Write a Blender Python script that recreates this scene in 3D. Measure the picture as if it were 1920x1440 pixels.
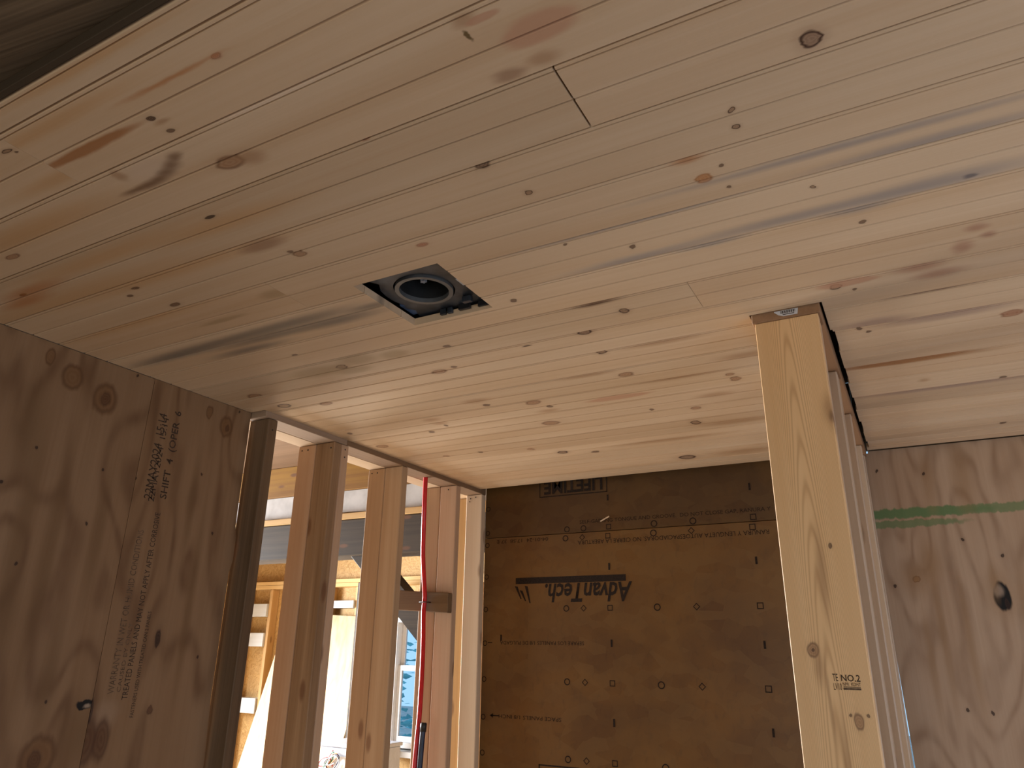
import bpy, bmesh, math, random
from mathutils import Vector, Matrix

for o in list(bpy.data.objects): bpy.data.objects.remove(o)
scene = bpy.context.scene
COL = scene.collection
random.seed(7)

# ------------------------------------------------------------------ camera
CAMZ = 1.68
cam_d = bpy.data.cameras.new('camera'); cam = bpy.data.objects.new('camera', cam_d); COL.objects.link(cam)
cam_d.sensor_width = 36.0; cam_d.lens = 1359.64 / 1920 * 36.0; cam_d.clip_start = 0.02
_y, _p, _r = -0.50101962, 0.350488397, 0.0146376618
_f = Vector((math.sin(_y) * math.cos(_p), math.cos(_y) * math.cos(_p), math.sin(_p)))
_rt = Vector((math.cos(_y), -math.sin(_y), 0)); _up = _rt.cross(_f)
_r2 = _rt * math.cos(_r) + _up * math.sin(_r); _u2 = -_rt * math.sin(_r) + _up * math.cos(_r)
cam.matrix_world = Matrix(((_r2.x, _u2.x, -_f.x, 0), (_r2.y, _u2.y, -_f.y, 0), (_r2.z, _u2.z, -_f.z, CAMZ), (0, 0, 0, 1)))
scene.camera = cam

# ------------------------------------------------------------------ world, lights, exposure
vs = scene.view_settings
vs.view_transform = 'Standard'; vs.look = 'None'; vs.gamma = 1.0; vs.use_curve_mapping = False
vs.exposure = -0.05
world = bpy.data.worlds.new('sky'); scene.world = world; world.use_nodes = True
world.node_tree.nodes['Background'].inputs[0].default_value = (0.42, 0.72, 1.0, 1)
world.node_tree.nodes['Background'].inputs[1].default_value = 1.1

def area(name, loc, aim, sx, sy, power, col, spread=180):
    d = bpy.data.lights.new(name, 'AREA'); d.shape = 'RECTANGLE'; d.size = sx; d.size_y = sy
    d.energy = power; d.color = col; d.spread = math.radians(spread)
    o = bpy.data.objects.new(name, d); COL.objects.link(o); o.location = loc
    o.rotation_euler = (Vector(aim) - Vector(loc)).to_track_quat('-Z', 'Y').to_euler()
    return o
# daylight in the window openings, plus an added cool fill in the bay
area('daylight_bay_window', (1.46, 0.45, 1.15), (-2, 0.45, 1.15), 1.3, 1.1, 18, (0.68, 0.79, 1.0))
area('daylight_rear_opening', (-0.4, -2.94, 1.05), (-0.4, 3, 1.05), 1.3, 1.8, 36, (1.0, 0.90, 0.76))
area('daylight_side_room', (-7.5, 3.3, 1.85), (-3.4, 2.9, 0.0), 2.4, 1.1, 1050, (0.96, 0.98, 1.0), 145)
area('added_cool_bay_fill', (1.46, 2.55, 1.3), (-2, 2.55, 1.3), 0.8, 0.8, 8, (0.48, 0.65, 1.0))  # added fill that cools the right-hand ceiling; no window is known here

# ------------------------------------------------------------------ node helpers
def group(name, ins, outs):
    g = bpy.data.node_groups.new(name, 'ShaderNodeTree')
    for n, t, d in ins:
        s = g.interface.new_socket(n, in_out='INPUT', socket_type=t)
        if d is not None: s.default_value = d
    for n, t in outs: g.interface.new_socket(n, in_out='OUTPUT', socket_type=t)
    return g
class NB:
    def __init__(s, nt): s.nt = nt
    def n(s, typ, **kw):
        nd = s.nt.nodes.new(typ)
        for k, v in kw.items(): setattr(nd, k, v)
        return nd
    def set(s, sock, v):
        if isinstance(v, bpy.types.NodeSocket): s.nt.links.new(v, sock)
        else: sock.default_value = v
    def m(s, op, a, b=0.0, c=0.0, clamp=False):
        nd = s.n('ShaderNodeMath', operation=op, use_clamp=clamp)
        s.set(nd.inputs[0], a); s.set(nd.inputs[1], b); s.set(nd.inputs[2], c)
        return nd.outputs[0]
    def vm(s, op, a, b=(0, 0, 0)):
        nd = s.n('ShaderNodeVectorMath', operation=op)
        s.set(nd.inputs[0], a); s.set(nd.inputs[1], b)
        return nd.outputs[0]
    def noise(s, vec, scale=1.0, detail=2.0, dist=0.0, rough=0.5):
        nd = s.n('ShaderNodeTexNoise'); s.set(nd.inputs['Vector'], vec)
        nd.inputs['Scale'].default_value = scale; nd.inputs['Detail'].default_value = detail
        nd.inputs['Distortion'].default_value = dist; nd.inputs['Roughness'].default_value = rough
        return nd.outputs[0], nd.outputs[1]
    def mix(s, fac, a, b):
        nd = s.n('ShaderNodeMix', data_type='RGBA')
        s.set(nd.inputs[0], fac); s.set(nd.inputs[6], a); s.set(nd.inputs[7], b)
        return nd.outputs[2]
    def rng(s, v, a, b, c=0.0, d=1.0, smooth=True):
        nd = s.n('ShaderNodeMapRange', interpolation_type='SMOOTHSTEP' if smooth else 'LINEAR')
        s.set(nd.inputs[0], v)
        for i, x in enumerate((a, b, c, d)): s.set(nd.inputs[1 + i], x)
        return nd.outputs[0]
    def sep(s, v):
        nd = s.n('ShaderNodeSeparateXYZ'); s.set(nd.inputs[0], v); return nd.outputs
    def comb(s, x, y, z):
        nd = s.n('ShaderNodeCombineXYZ')
        for i, v in enumerate((x, y, z)): s.set(nd.inputs[i], v)
        return nd.outputs[0]

F, C, V = 'NodeSocketFloat', 'NodeSocketColor', 'NodeSocketVector'
# one knot, pitch streak or stain of a board, laid over the wood colour
KNOT = group('knot', [('Color', C, None), ('Vector', V, None), ('CU', F, 0), ('CV', F, 0), ('SU', F, 1), ('SV', F, 1), ('Soft', F, .3),
                      ('Core', C, None), ('Alpha', F, .8), ('Ring', F, 0.)], [('Color', C)])
def _knot():
    b = NB(KNOT); gi = b.n('NodeGroupInput').outputs; go = b.n('NodeGroupOutput')
    xyz = b.sep(gi['Vector'])
    du = b.m('DIVIDE', b.m('SUBTRACT', xyz[0], gi['CU']), gi['SU'])
    dv = b.m('DIVIDE', b.m('SUBTRACT', xyz[1], gi['CV']), gi['SV'])
    r = b.m('SQRT', b.m('ADD', b.m('MULTIPLY', du, du), b.m('MULTIPLY', dv, dv)))
    core = b.rng(r, b.m('SUBTRACT', 1.0, gi['Soft']), b.m('ADD', 1.0, gi['Soft']), 1.0, 0.0)
    rings = b.m('SUBTRACT', 1.0, b.m('MULTIPLY', b.m('MULTIPLY_ADD', b.m('SINE', b.m('MULTIPLY', r, 17.0)), -0.12, 0.12), b.m('MULTIPLY', gi['Ring'], 4.0, clamp=True)))
    ring = b.m('MULTIPLY', b.m('SUBTRACT', 1.0, b.m('ABSOLUTE', b.m('DIVIDE', b.m('SUBTRACT', r, 0.88), 0.26)), clamp=True), gi['Ring'])
    halo = b.m('MULTIPLY', b.rng(r, 0.9, 2.4, 1.0, 0.0), b.m('MULTIPLY', gi['Ring'], 0.22))
    c0 = b.mix(halo, gi['Color'], gi['Core'])
    c1 = b.mix(b.m('MULTIPLY', b.m('MULTIPLY', core, gi['Alpha']), rings), c0, gi['Core'])
    c2 = b.mix(ring, c1, (.045, .018, .008, 1))
    b.set(go.inputs[0], c2)
_knot()
# straight-grained softwood: x runs along the grain
WOOD = group('softwood', [('Vector', V, None), ('Seed', F, 0.), ('Light', C, None), ('Dark', C, None), ('Contrast', F, 1.), ('Grain', F, 1.)], [('Color', C), ('Height', F)])
def _wood():
    b = NB(WOOD); gi = b.n('NodeGroupInput').outputs; go = b.n('NodeGroupOutput')
    v = b.vm('ADD', gi['Vector'], b.comb(b.m('MULTIPLY', gi['Seed'], 3.7), b.m('MULTIPLY', gi['Seed'], 1.9), b.m('MULTIPLY', gi['Seed'], 0.83)))
    broad = b.noise(b.vm('MULTIPLY', v, (0.9, 9, 9)), 1, 2, 0.3)[0]
    mid = b.noise(b.vm('MULTIPLY', v, (0.7, 42, 42)), 1, 3, 0.5)[0]
    fine = b.noise(b.vm('MULTIPLY', v, (3.0, 230, 230)), 1, 2)[0]
    f = b.m('MULTIPLY', b.m('SUBTRACT', broad, 0.5), 1.5)
    f = b.m('ADD', f, b.m('MULTIPLY', b.m('MULTIPLY', b.m('SUBTRACT', mid, 0.5), 1.1), gi['Grain']))
    f = b.m('ADD', f, b.m('MULTIPLY', b.m('MULTIPLY', b.m('SUBTRACT', fine, 0.5), 0.55), gi['Grain']))
    f = b.m('ADD', b.m('MULTIPLY', f, gi['Contrast']), 0.45, clamp=True)
    b.set(go.inputs[0], b.mix(f, gi['Light'], gi['Dark'])); b.set(go.inputs[1], b.m('ADD', mid, fine))
_wood()

KIND = {  # core colour, alpha, ring, softness
 'black': ((.025, .010, .005), .95, .5, .25), 'dark': ((.085, .034, .015), .85, .4, .3), 'knot': ((.27, .125, .055), .75, .4, .25),
 'ring': ((.21, .115, .06), .75, .9, .2), 'bigring': ((.20, .11, .065), .8, 1., .2), 'brown': ((.30, .15, .06), .55, 0, .8),
 'smudge': ((.34, .19, .095), .65, 0, .7), 'smudgeD': ((.25, .13, .07), .65, 0, .6), 'orange': ((.38, .135, .03), .65, 0, .8),
 'orangeS': ((.30, .11, .025), .8, 0, .35), 'orangeK': ((.40, .16, .045), .85, .2, .2), 'red': ((.33, .10, .04), .75, .3, .5),
 'redS': ((.30, .13, .075), .6, 0, .8), 'redK': ((.34, .145, .07), .85, .2, .2), 'pale': ((.56, .42, .30), .5, 0, .6),
 'paleS': ((.66, .50, .36), .75, 0, .4), 'rough': ((.17, .09, .045), .8, 0, .9), 'pink': ((.44, .225, .13), .7, 0, .25),
 'olive': ((.09, .055, .012), .9, 0, .4), 'olivS': ((.30, .20, .09), .5, 0, .5), 'crack': ((.05, .02, .01), .9, 0, .5),
 'crackS': ((.11, .045, .02), .85, 0, .8), 'blue': ((.215, .20, .195), .62, 0, .9), 'blueB': ((.16, .13, .10), .75, 0, .9),
 'grey': ((.27, .18, .15), .6, 0, .7), 'void': ((.004, .003, .002), 1., 0, .15), 'green': ((.11, .20, .075), .72, 0, .22),
 'plyknot': ((.30, .15, .055), .85, .25, .15), 'plyheart': ((.16, .065, .022), .8, .2, .4), 'flame': ((.30, .17, .075), .5, 0, .8),
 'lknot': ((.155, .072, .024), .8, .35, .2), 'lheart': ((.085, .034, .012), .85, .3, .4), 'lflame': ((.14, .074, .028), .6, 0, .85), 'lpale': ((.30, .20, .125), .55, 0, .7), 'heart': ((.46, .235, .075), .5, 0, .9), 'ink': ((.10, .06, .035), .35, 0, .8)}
HALF = 0.5
def lin(h):
    h = h.lstrip('#'); c = [int(h[i:i + 2], 16) / 255 for i in (0, 2, 4)]
    return tuple((x / 12.92 if x <= .04045 else ((x + .055) / 1.055) ** 2.4) for x in c)
def rgba(c): return (c[0], c[1], c[2], 1)

def base_mat(name):
    m = bpy.data.materials.new(name); m.use_nodes = True
    return m, NB(m.node_tree), m.node_tree.nodes['Principled BSDF']
def coords(b, order):
    p = b.n('ShaderNodeNewGeometry').outputs['Position']
    if order == 'xyz': return p
    s = b.sep(p); d = {'x': s[0], 'y': s[1], 'z': s[2]}
    return b.comb(*[d[k] for k in order])

def wood_mat(name, order='xyz', light=(.58, .41, .25), dark=(.44, .26, .125), seed=0., contrast=1., grain=1., rough=.62, spots=(), figure=None, rot=0., bump=.04, knots=0., spec=.3):
    m, b, bs = base_mat(name)
    v = coords(b, order)
    if rot:
        nd = b.n('ShaderNodeVectorRotate', rotation_type='Z_AXIS'); b.set(nd.inputs['Vector'], v); nd.inputs['Angle'].default_value = rot; v = nd.outputs[0]
    w = b.n('ShaderNodeGroup'); w.node_tree = WOOD
    b.set(w.inputs['Vector'], v); w.inputs['Seed'].default_value = seed
    w.inputs['Light'].default_value = rgba(light); w.inputs['Dark'].default_value = rgba(dark)
    w.inputs['Contrast'].default_value = contrast; w.inputs['Grain'].default_value = grain
    col = w.outputs[0]
    if figure:
        s = b.sep(v)
        if figure[0] == 'arch':       # flat-sawn face: nested arches
            _, x0, K, sp, amt = figure
            dx = b.m('SUBTRACT', s[1], x0)
            n1 = b.noise(b.vm('MULTIPLY', v, (3.0, 14, 14)), 1, 2)[0]
            ph = b.m('ADD', b.m('MULTIPLY', b.m('MULTIPLY', dx, dx), K), b.m('MULTIPLY', s[0], sp))
            ph = b.m('ADD', ph, b.m('MULTIPLY', n1, 2.2))
            ring = b.m('POWER', b.m('MULTIPLY_ADD', b.m('SINE', b.m('MULTIPLY', ph, 6.283)), .5, .5), 3.0)
        else:                         # rotary-cut veneer: contour bands of a stretched field
            _, fr, amt, sx, sy = figure
            n1 = b.noise(b.vm('ADD', b.vm('MULTIPLY', v, (sx, sy, sy)), (seed, seed * 2, 0)), 1, 1.5, 0.25)[0]
            n2 = b.noise(b.vm('MULTIPLY', v, (sx * 4, sy * 4, sy * 4)), 1, 2)[0]
            ph = b.m('ADD', b.m('MULTIPLY', n1, fr), b.m('MULTIPLY', n2, 0.9))
            ring = b.m('MULTIPLY', b.m('POWER', b.m('MULTIPLY_ADD', b.m('SINE', ph), .5, .5), 2.6), b.rng(n2, .25, .75, .35, 1.0))
        col = b.mix(b.m('MULTIPLY', ring, amt), col, rgba((dark[0] * .62, dark[1] * .55, dark[2] * .5)))
    if knots:
        vo = b.n('ShaderNodeTexVoronoi'); b.set(vo.inputs['Vector'], b.vm('MULTIPLY', b.vm('ADD', v, (seed * .37, seed * .11, 0)), (3.2, 9, 9)))
        vo.inputs['Scale'].default_value = 1.0
        kn = b.rng(vo.outputs['Distance'], .07, .16, knots, 0.)
        col = b.mix(kn, col, (.15, .065, .028, 1))
    if spots:
        n = b.noise(b.vm('MULTIPLY', v, (26, 95, 95)), 1, 2)[1]
        n2 = b.noise(b.vm('MULTIPLY', v, (5, 60, 60)), 1, 2)[1]
        wv = b.vm('ADD', b.vm('MULTIPLY', b.vm('SUBTRACT', n, (HALF, HALF, HALF)), (.007, .005, 0)), b.vm('MULTIPLY', b.vm('SUBTRACT', n2, (HALF, HALF, HALF)), (.02, .006, 0)))
        vv = b.vm('ADD', v, wv)
        for (cu, cv, su, sv, kd) in spots:
            g = b.n('ShaderNodeGroup'); g.node_tree = KNOT; cc, al, rg, so = KIND[kd]
            b.set(g.inputs['Color'], col); b.set(g.inputs['Vector'], vv)
            for k, x in (('CU', cu), ('CV', cv), ('SU', su), ('SV', sv), ('Soft', so), ('Alpha', al), ('Ring', rg)): g.inputs[k].default_value = x
            g.inputs['Core'].default_value = rgba(cc); col = g.outputs[0]
    b.set(bs.inputs['Base Color'], col)
    bs.inputs['Roughness'].default_value = rough; bs.inputs['Specular IOR Level'].default_value = spec
    if bump:
        bp = b.n('ShaderNodeBump'); bp.inputs['Strength'].default_value = bump; bp.inputs['Distance'].default_value = .004
        b.set(bp.inputs['Height'], w.outputs[1]); b.set(bs.inputs['Normal'], bp.outputs[0])
    return m

def plain_mat(name, col, rough=.5, metal=0., var=.15, scale=30, spec=.5):
    m, b, bs = base_mat(name)
    n = b.noise(coords(b, 'xyz'), scale, 3)[0]
    c2 = tuple(x * (1 - var * 2) for x in col)
    b.set(bs.inputs['Base Color'], b.mix(b.rng(n, .3, .7), rgba(col), rgba(c2)))
    bs.inputs['Roughness'].default_value = rough; bs.inputs['Metallic'].default_value = metal; bs.inputs['Specular IOR Level'].default_value = spec
    return m

def resin_mat(name, k=1.):      # smooth brown resin-coated subfloor panel
    m, b, bs = base_mat(name)
    p = coords(b, 'xyz')
    n1 = b.noise(b.vm('MULTIPLY', p, (3, 3, 4)), 1, 4, .4)[0]
    n2 = b.noise(b.vm('MULTIPLY', p, (38, 38, 22)), 1, 4, .6)[0]
    vo = b.n('ShaderNodeTexVoronoi'); b.set(vo.inputs['Vector'], b.vm('MULTIPLY', p, (14, 14, 22))); vo.inputs['Scale'].default_value = 1
    c = b.mix(b.rng(n1, .3, .7), (0.178 * k, 0.080 * k, 0.014 * k, 1), (0.118 * k, 0.051 * k, 0.011 * k, 1))
    c = b.mix(b.m('MULTIPLY', b.rng(n2, .5, .78), .4), c, (0.075 * k, 0.034 * k, 0.01 * k, 1))
    c = b.mix(b.m('MULTIPLY', b.sep(vo.outputs['Color'])[0], .38), c, (0.21 * k, 0.115 * k, 0.035 * k, 1))
    b.set(bs.inputs['Base Color'], c)
    bs.inputs['Roughness'].default_value = .42; bs.inputs['Specular IOR Level'].default_value = .35
    bp = b.n('ShaderNodeBump'); bp.inputs['Strength'].default_value = .06; bp.inputs['Distance'].default_value = .004
    b.set(bp.inputs['Height'], n2); b.set(bs.inputs['Normal'], bp.outputs[0])
    return m

def osb_mat(name):
    m, b, bs = base_mat(name)
    p = coords(b, 'xyz')
    vo = b.n('ShaderNodeTexVoronoi'); b.set(vo.inputs['Vector'], b.vm('MULTIPLY', b.vm('ADD', p, b.vm('SCALE', b.noise(p, 8, 1)[1])), (16, 16, 34))); vo.inputs['Scale'].default_value = 1
    s = b.sep(vo.outputs['Color'])
    c = b.mix(s[0], (.50, .31, .11, 1), (.33, .18, .05, 1)); c = b.mix(b.m('MULTIPLY', s[1], .4), c, (.60, .42, .20, 1))
    b.set(bs.inputs['Base Color'], c); bs.inputs['Roughness'].default_value = .7
    return m

def glass_mat(name):
    m, b, bs = base_mat(name)
    bs.inputs['Base Color'].default_value = (.92, .97, 1, 1); bs.inputs['Transmission Weight'].default_value = 1.0
    bs.inputs['Roughness'].default_value = .0; bs.inputs['IOR'].default_value = 1.01
    return m

# ------------------------------------------------------------------ geometry helpers
def link(name, me, mat, parent=None):
    o = bpy.data.objects.new(name, me); COL.objects.link(o)
    if mat is not None and not me.materials: me.materials.append(mat)
    if parent is not None:
        o.parent = parent
        me.transform(Matrix.Translation(-parent_loc(parent)))
    return o
def parent_loc(p):
    l = Vector((0, 0, 0))
    while p is not None: l += p.location; p = p.parent
    return l
def tag(o, label=None, cat=None, group=None, kind=None):
    for k, v in (('label', label), ('category', cat), ('group', group), ('kind', kind)):
        if v: o[k] = v
    return o
def empty(name, loc, **kw):
    o = bpy.data.objects.new(name, None); COL.objects.link(o); o.location = loc; o.empty_display_size = .1
    return tag(o, **kw)
def finish(bm, name):
    bmesh.ops.recalc_face_normals(bm, faces=bm.faces)
    me = bpy.data.meshes.new(name); bm.to_mesh(me); bm.free(); return me
def bm_box(bm, x0, x1, y0, y1, z0, z1):
    vs_ = [bm.verts.new(p) for p in ((x0, y0, z0), (x1, y0, z0), (x1, y1, z0), (x0, y1, z0), (x0, y0, z1), (x1, y0, z1), (x1, y1, z1), (x0, y1, z1))]
    for f in ((0, 3, 2, 1), (4, 5, 6, 7), (0, 1, 5, 4), (1, 2, 6, 5), (2, 3, 7, 6), (3, 0, 4, 7)): bm.faces.new([vs_[i] for i in f])
    return vs_
def box(name, x0, x1, y0, y1, z0, z1, mat, parent=None, bev=.0025, lean=None):
    bm = bmesh.new(); vs_ = bm_box(bm, x0, x1, y0, y1, z0, z1)
    if lean:                 # (dx, dy) shift of the top, for lumber that is not quite plumb
        for v in vs_[4:]: v.co.x += lean[0]; v.co.y += lean[1]
    if bev: bmesh.ops.bevel(bm, geom=bm.edges[:], offset=bev, segments=1, affect='EDGES')
    return link(name, finish(bm, name), mat, parent)
def prism(name, pts, axis, a0, a1, mat, parent=None, bev=0):
    """polygon pts (2D) swept along axis from a0 to a1; 2D order: x->(y,z), y->(x,z), z->(x,y)"""
    bm = bmesh.new()
    mk = {'x': lambda p, a: (a, p[0], p[1]), 'y': lambda p, a: (p[0], a, p[1]), 'z': lambda p, a: (p[0], p[1], a)}[axis]
    A = [bm.verts.new(mk(p, a0)) for p in pts]; B = [bm.verts.new(mk(p, a1)) for p in pts]; n = len(pts)
    bm.faces.new(A); bm.faces.new(B[::-1])
    for i in range(n): bm.faces.new((A[i], A[(i + 1) % n], B[(i + 1) % n], B[i]))
    if bev: bmesh.ops.bevel(bm, geom=bm.edges[:], offset=bev, segments=1, affect='EDGES')
    return link(name, finish(bm, name), mat, parent)
def tube(name, pts, r, mat, parent=None, seg=14, cap=True):
    P = [Vector(p) for p in pts]; bm = bmesh.new(); rings = []
    for i, p in enumerate(P):
        t = (P[min(i + 1, len(P) - 1)] - P[max(i - 1, 0)]).normalized()
        a = t.cross(Vector((0.31, 0.95, 0.07))).normalized(); c = t.cross(a)
        rr = r[i] if isinstance(r, (list, tuple)) else r
        rings.append([bm.verts.new(p + (a * math.cos(k * 2 * math.pi / seg) + c * math.sin(k * 2 * math.pi / seg)) * rr) for k in range(seg)])
    for A, B in zip(rings, rings[1:]):
        for k in range(seg): bm.faces.new((A[k], A[(k + 1) % seg], B[(k + 1) % seg], B[k]))
    if cap: bm.faces.new(rings[0]); bm.faces.new(rings[-1][::-1])
    me = finish(bm, name)
    for f in me.polygons: f.use_smooth = len(f.vertices) == 4
    return link(name, me, mat, parent)
def smooth_path(pts, n=6):
    P = [Vector(p) for p in pts]; out = []
    for i in range(len(P) - 1):
        p0, p1, p2, p3 = P[max(i - 1, 0)], P[i], P[i + 1], P[min(i + 2, len(P) - 1)]
        for k in range(n):
            t = k / n
            out.append(.5 * ((2 * p1) + (p2 - p0) * t + (2 * p0 - 5 * p1 + 4 * p2 - p3) * t * t + (3 * p1 - p0 - 3 * p2 + p3) * t ** 3))
    return out + [P[-1]]
def text(body, O, U, W, wid, hei, mat, parent, name='printed_text', shear=0., bold=0., off=.0006):
    cu = bpy.data.curves.new('t', 'FONT'); cu.body = body; cu.size = 1; cu.resolution_u = 2; cu.shear = shear; cu.offset = bold; cu.fill_mode = 'BOTH'
    ob = bpy.data.objects.new('t', cu); COL.objects.link(ob)
    dg = bpy.context.evaluated_depsgraph_get(); me = bpy.data.meshes.new_from_object(ob.evaluated_get(dg))
    bpy.data.objects.remove(ob); bpy.data.curves.remove(cu)
    xs = [v.co.x for v in me.vertices]; ys = [v.co.y for v in me.vertices]
    x0, y0, sx, sy = min(xs), min(ys), wid / (max(xs) - min(xs)), hei / (max(ys) - min(ys))
    O, U, W = Vector(O), Vector(U).normalized(), Vector(W).normalized(); Nn = U.cross(W)
    for v in me.vertices: v.co = O + U * ((v.co.x - x0) * sx) + W * ((v.co.y - y0) * sy) + Nn * off
    me.materials.clear(); me.name = name
    return link(name, me, mat, parent)
def marks(name, shapes, to3, mat, parent):
    """flat printed outlines: shapes are (kind, u, v, size)"""
    bm = bmesh.new()
    def ringpoly(pts_o, pts_i):
        A = [bm.verts.new(to3(*p)) for p in pts_o]; B = [bm.verts.new(to3(*p)) for p in pts_i]; n = len(A)
        for i in range(n): bm.faces.new((A[i], A[(i + 1) % n], B[(i + 1) % n], B[i]))
    for kd, u, v, s in shapes:
        if kd == 'tick':
            bm.faces.new([bm.verts.new(to3(u + a * .0045, v + c * s)) for a, c in ((-1, -1), (1, -1), (1, 1), (-1, 1))]); continue
        if kd == 'bar':
            w, h = s; bm.faces.new([bm.verts.new(to3(u + a * w, v + c * h)) for a, c in ((-1, -1), (1, -1), (1, 1), (-1, 1))]); continue
        if kd == 'poly':
            bm.faces.new([bm.verts.new(to3(*p)) for p in s]); continue
        n, ph = {'circle': (18, 0), 'diamond': (4, 0), 'square': (4, math.pi / 4)}[kd]
        po = [(u + s * math.cos(ph + 2 * math.pi * k / n), v + s * math.sin(ph + 2 * math.pi * k / n)) for k in range(n)]
        pi_ = [(u + s * .70 * math.cos(ph + 2 * math.pi * k / n), v + s * .70 * math.sin(ph + 2 * math.pi * k / n)) for k in range(n)]
        ringpoly(po, pi_)
    me = bpy.data.meshes.new(name); bm.to_mesh(me); bm.free()
    return link(name, me, mat, parent)

# ------------------------------------------------------------------ materials
M = {}
PL, PD = (.605, .45, .295), (.48, .31, .17)
M['deck'] = wood_mat('weathered_deck', light=(.15, .105, .062), dark=(.055, .036, .02), contrast=1.6, grain=1.4, rot=-.15, seed=3)
M['ink'] = plain_mat('black_ink', (.075, .05, .034), .8, var=.25, scale=180, spec=.1)
M['ink_soft'] = plain_mat('faded_ink', (.17, .11, .068), .8, var=.3, scale=120, spec=.1)
M['ink_far'] = plain_mat('dark_brown_ink', (.024, .011, .004), .7, var=.35, scale=150, spec=.2)
M['pale'] = wood_mat('pale_lumber', 'zxy', (.66, .52, .37), (.56, .40, .25), 11, .8, .8, knots=.5)
M['tan'] = wood_mat('tan_lumber', 'zxy', (.47, .325, .195), (.36, .22, .11), 5, 1., 1., knots=.7)
M['pink'] = wood_mat('pinkish_lumber', 'zxy', (.55, .38, .25), (.45, .28, .16), 23, 1., .9, knots=.7)
M['brown'] = wood_mat('brown_lumber', 'zxy', (.33, .205, .11), (.20, .11, .05), 8, 1.2, 1.2, knots=.8)
M['darkstud'] = wood_mat('dark_lumber', 'zxy', (.17, .105, .055), (.085, .048, .022), 14, 1.2, 1., knots=.5)
M['amber'] = wood_mat('amber_lumber', 'zxy', (.56, .37, .17), (.42, .24, .09), 17, 1., 1., knots=.6)
M['plate_side'] = wood_mat('grey_plate', 'yxz', (.36, .255, .17), (.26, .17, .105), 4, 1., 1.)
M['plate_brown'] = wood_mat('brown_plate', 'yxz', (.25, .155, .085), (.17, .095, .045), 9, 1., 1.)
M['plate_pale'] = wood_mat('pale_plate', 'yxz', (.60, .46, .31), (.50, .35, .21), 6, .8, .8)
M['blocking'] = wood_mat('brown_blocking', 'xyz', (.19, .115, .055), (.11, .06, .026), 12, 1.1, 1., knots=.7)
M['old_beam'] = wood_mat('old_dark_beam', 'xyz', (.058, .042, .027), (.026, .018, .011), 2, 1.2, 1.3, knots=.8)
M['yellow'] = wood_mat('yellow_beam', 'xyz', (.34, .18, .022), (.19, .085, .012), 31, 1.2, 1., knots=.9)
M['plate_tan'] = wood_mat('tan_plate_board', 'xyz', (.62, .43, .20), (.50, .31, .12), 19, 1., 1.)
M['side_ceiling'] = wood_mat('brown_ceiling_boards', 'xyz', (.22, .135, .075), (.14, .08, .04), 29, 1., 1.)
M['sheet_tan'] = wood_mat('pale_sheet', 'zxy', (.52, .395, .25), (.41, .28, .15), 27, .7, .7, figure=('ply', 22., .55, 1.6, 7.))
M['white_board'] = wood_mat('whitewashed_board', 'xyz', (.58, .60, .61), (.47, .48, .48), 7, .8, .8)
M['white_foam'] = plain_mat('white_foam', (.62, .64, .66), .7, var=.12, scale=9)
M['osb'] = osb_mat('osb_strands')
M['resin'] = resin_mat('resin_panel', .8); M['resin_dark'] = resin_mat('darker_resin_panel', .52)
M['subfloor'] = wood_mat('plywood_floor', 'xyz', (.54, .43, .31), (.44, .33, .215), 40, .8, .6, figure=('ply', 20., .4, 1.2, 5.))
M['vinyl'] = plain_mat('white_vinyl', (.78, .80, .82), .35, var=.03)
M['glass'] = glass_mat('window_glass')
M['red'] = plain_mat('red_pipe', (.62, .008, .012), .32, var=.08)
M['navy'] = plain_mat('navy_pipe', (.012, .018, .05), .35, var=.2)
M['blackpl'] = plain_mat('black_plastic', (.012, .012, .013), .45, var=.2)
M['steel'] = plain_mat('dark_galvanised_steel', (.055, .065, .08), .4, metal=.3, var=.3, scale=25)
M['grey_steel'] = plain_mat('grey_collar_steel', (.14, .145, .145), .45, metal=.4, var=.12)
M['can'] = plain_mat('black_can', (.008, .008, .008), .6)
M['blue'] = plain_mat('blue_wire_box', (.06, .10, .19), .4, var=.25)
M['white'] = plain_mat('white_enamel', (.46, .50, .57), .35, var=.05)
M['paper'] = plain_mat('white_label', (.62, .60, .58), .6, var=.05)
M['leaf'] = plain_mat('blue_green_leaf', (.13, .42, .52), .6, var=.4, scale=6)
def leaf_mat(m):      # thin leaves let daylight through
    b = NB(m.node_tree); bs = m.node_tree.nodes['Principled BSDF']; out = m.node_tree.nodes['Material Output']
    tr = b.n('ShaderNodeBsdfTranslucent'); tr.inputs[0].default_value = (.30, .72, .80, 1)
    mx = b.n('ShaderNodeMixShader'); mx.inputs[0].default_value = .65
    b.set(mx.inputs[1], bs.outputs[0]); b.set(mx.inputs[2], tr.outputs[0]); b.set(out.inputs[0], mx.outputs[0])
leaf_mat(M['leaf'])
M['yellow_pl'] = plain_mat('yellow_cable', (.75, .55, .04), .4)
M['orange_pl'] = plain_mat('orange_cable', (.75, .25, .03), .4)
M['green_pl'] = plain_mat('green_cable', (.05, .28, .12), .4)
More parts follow.
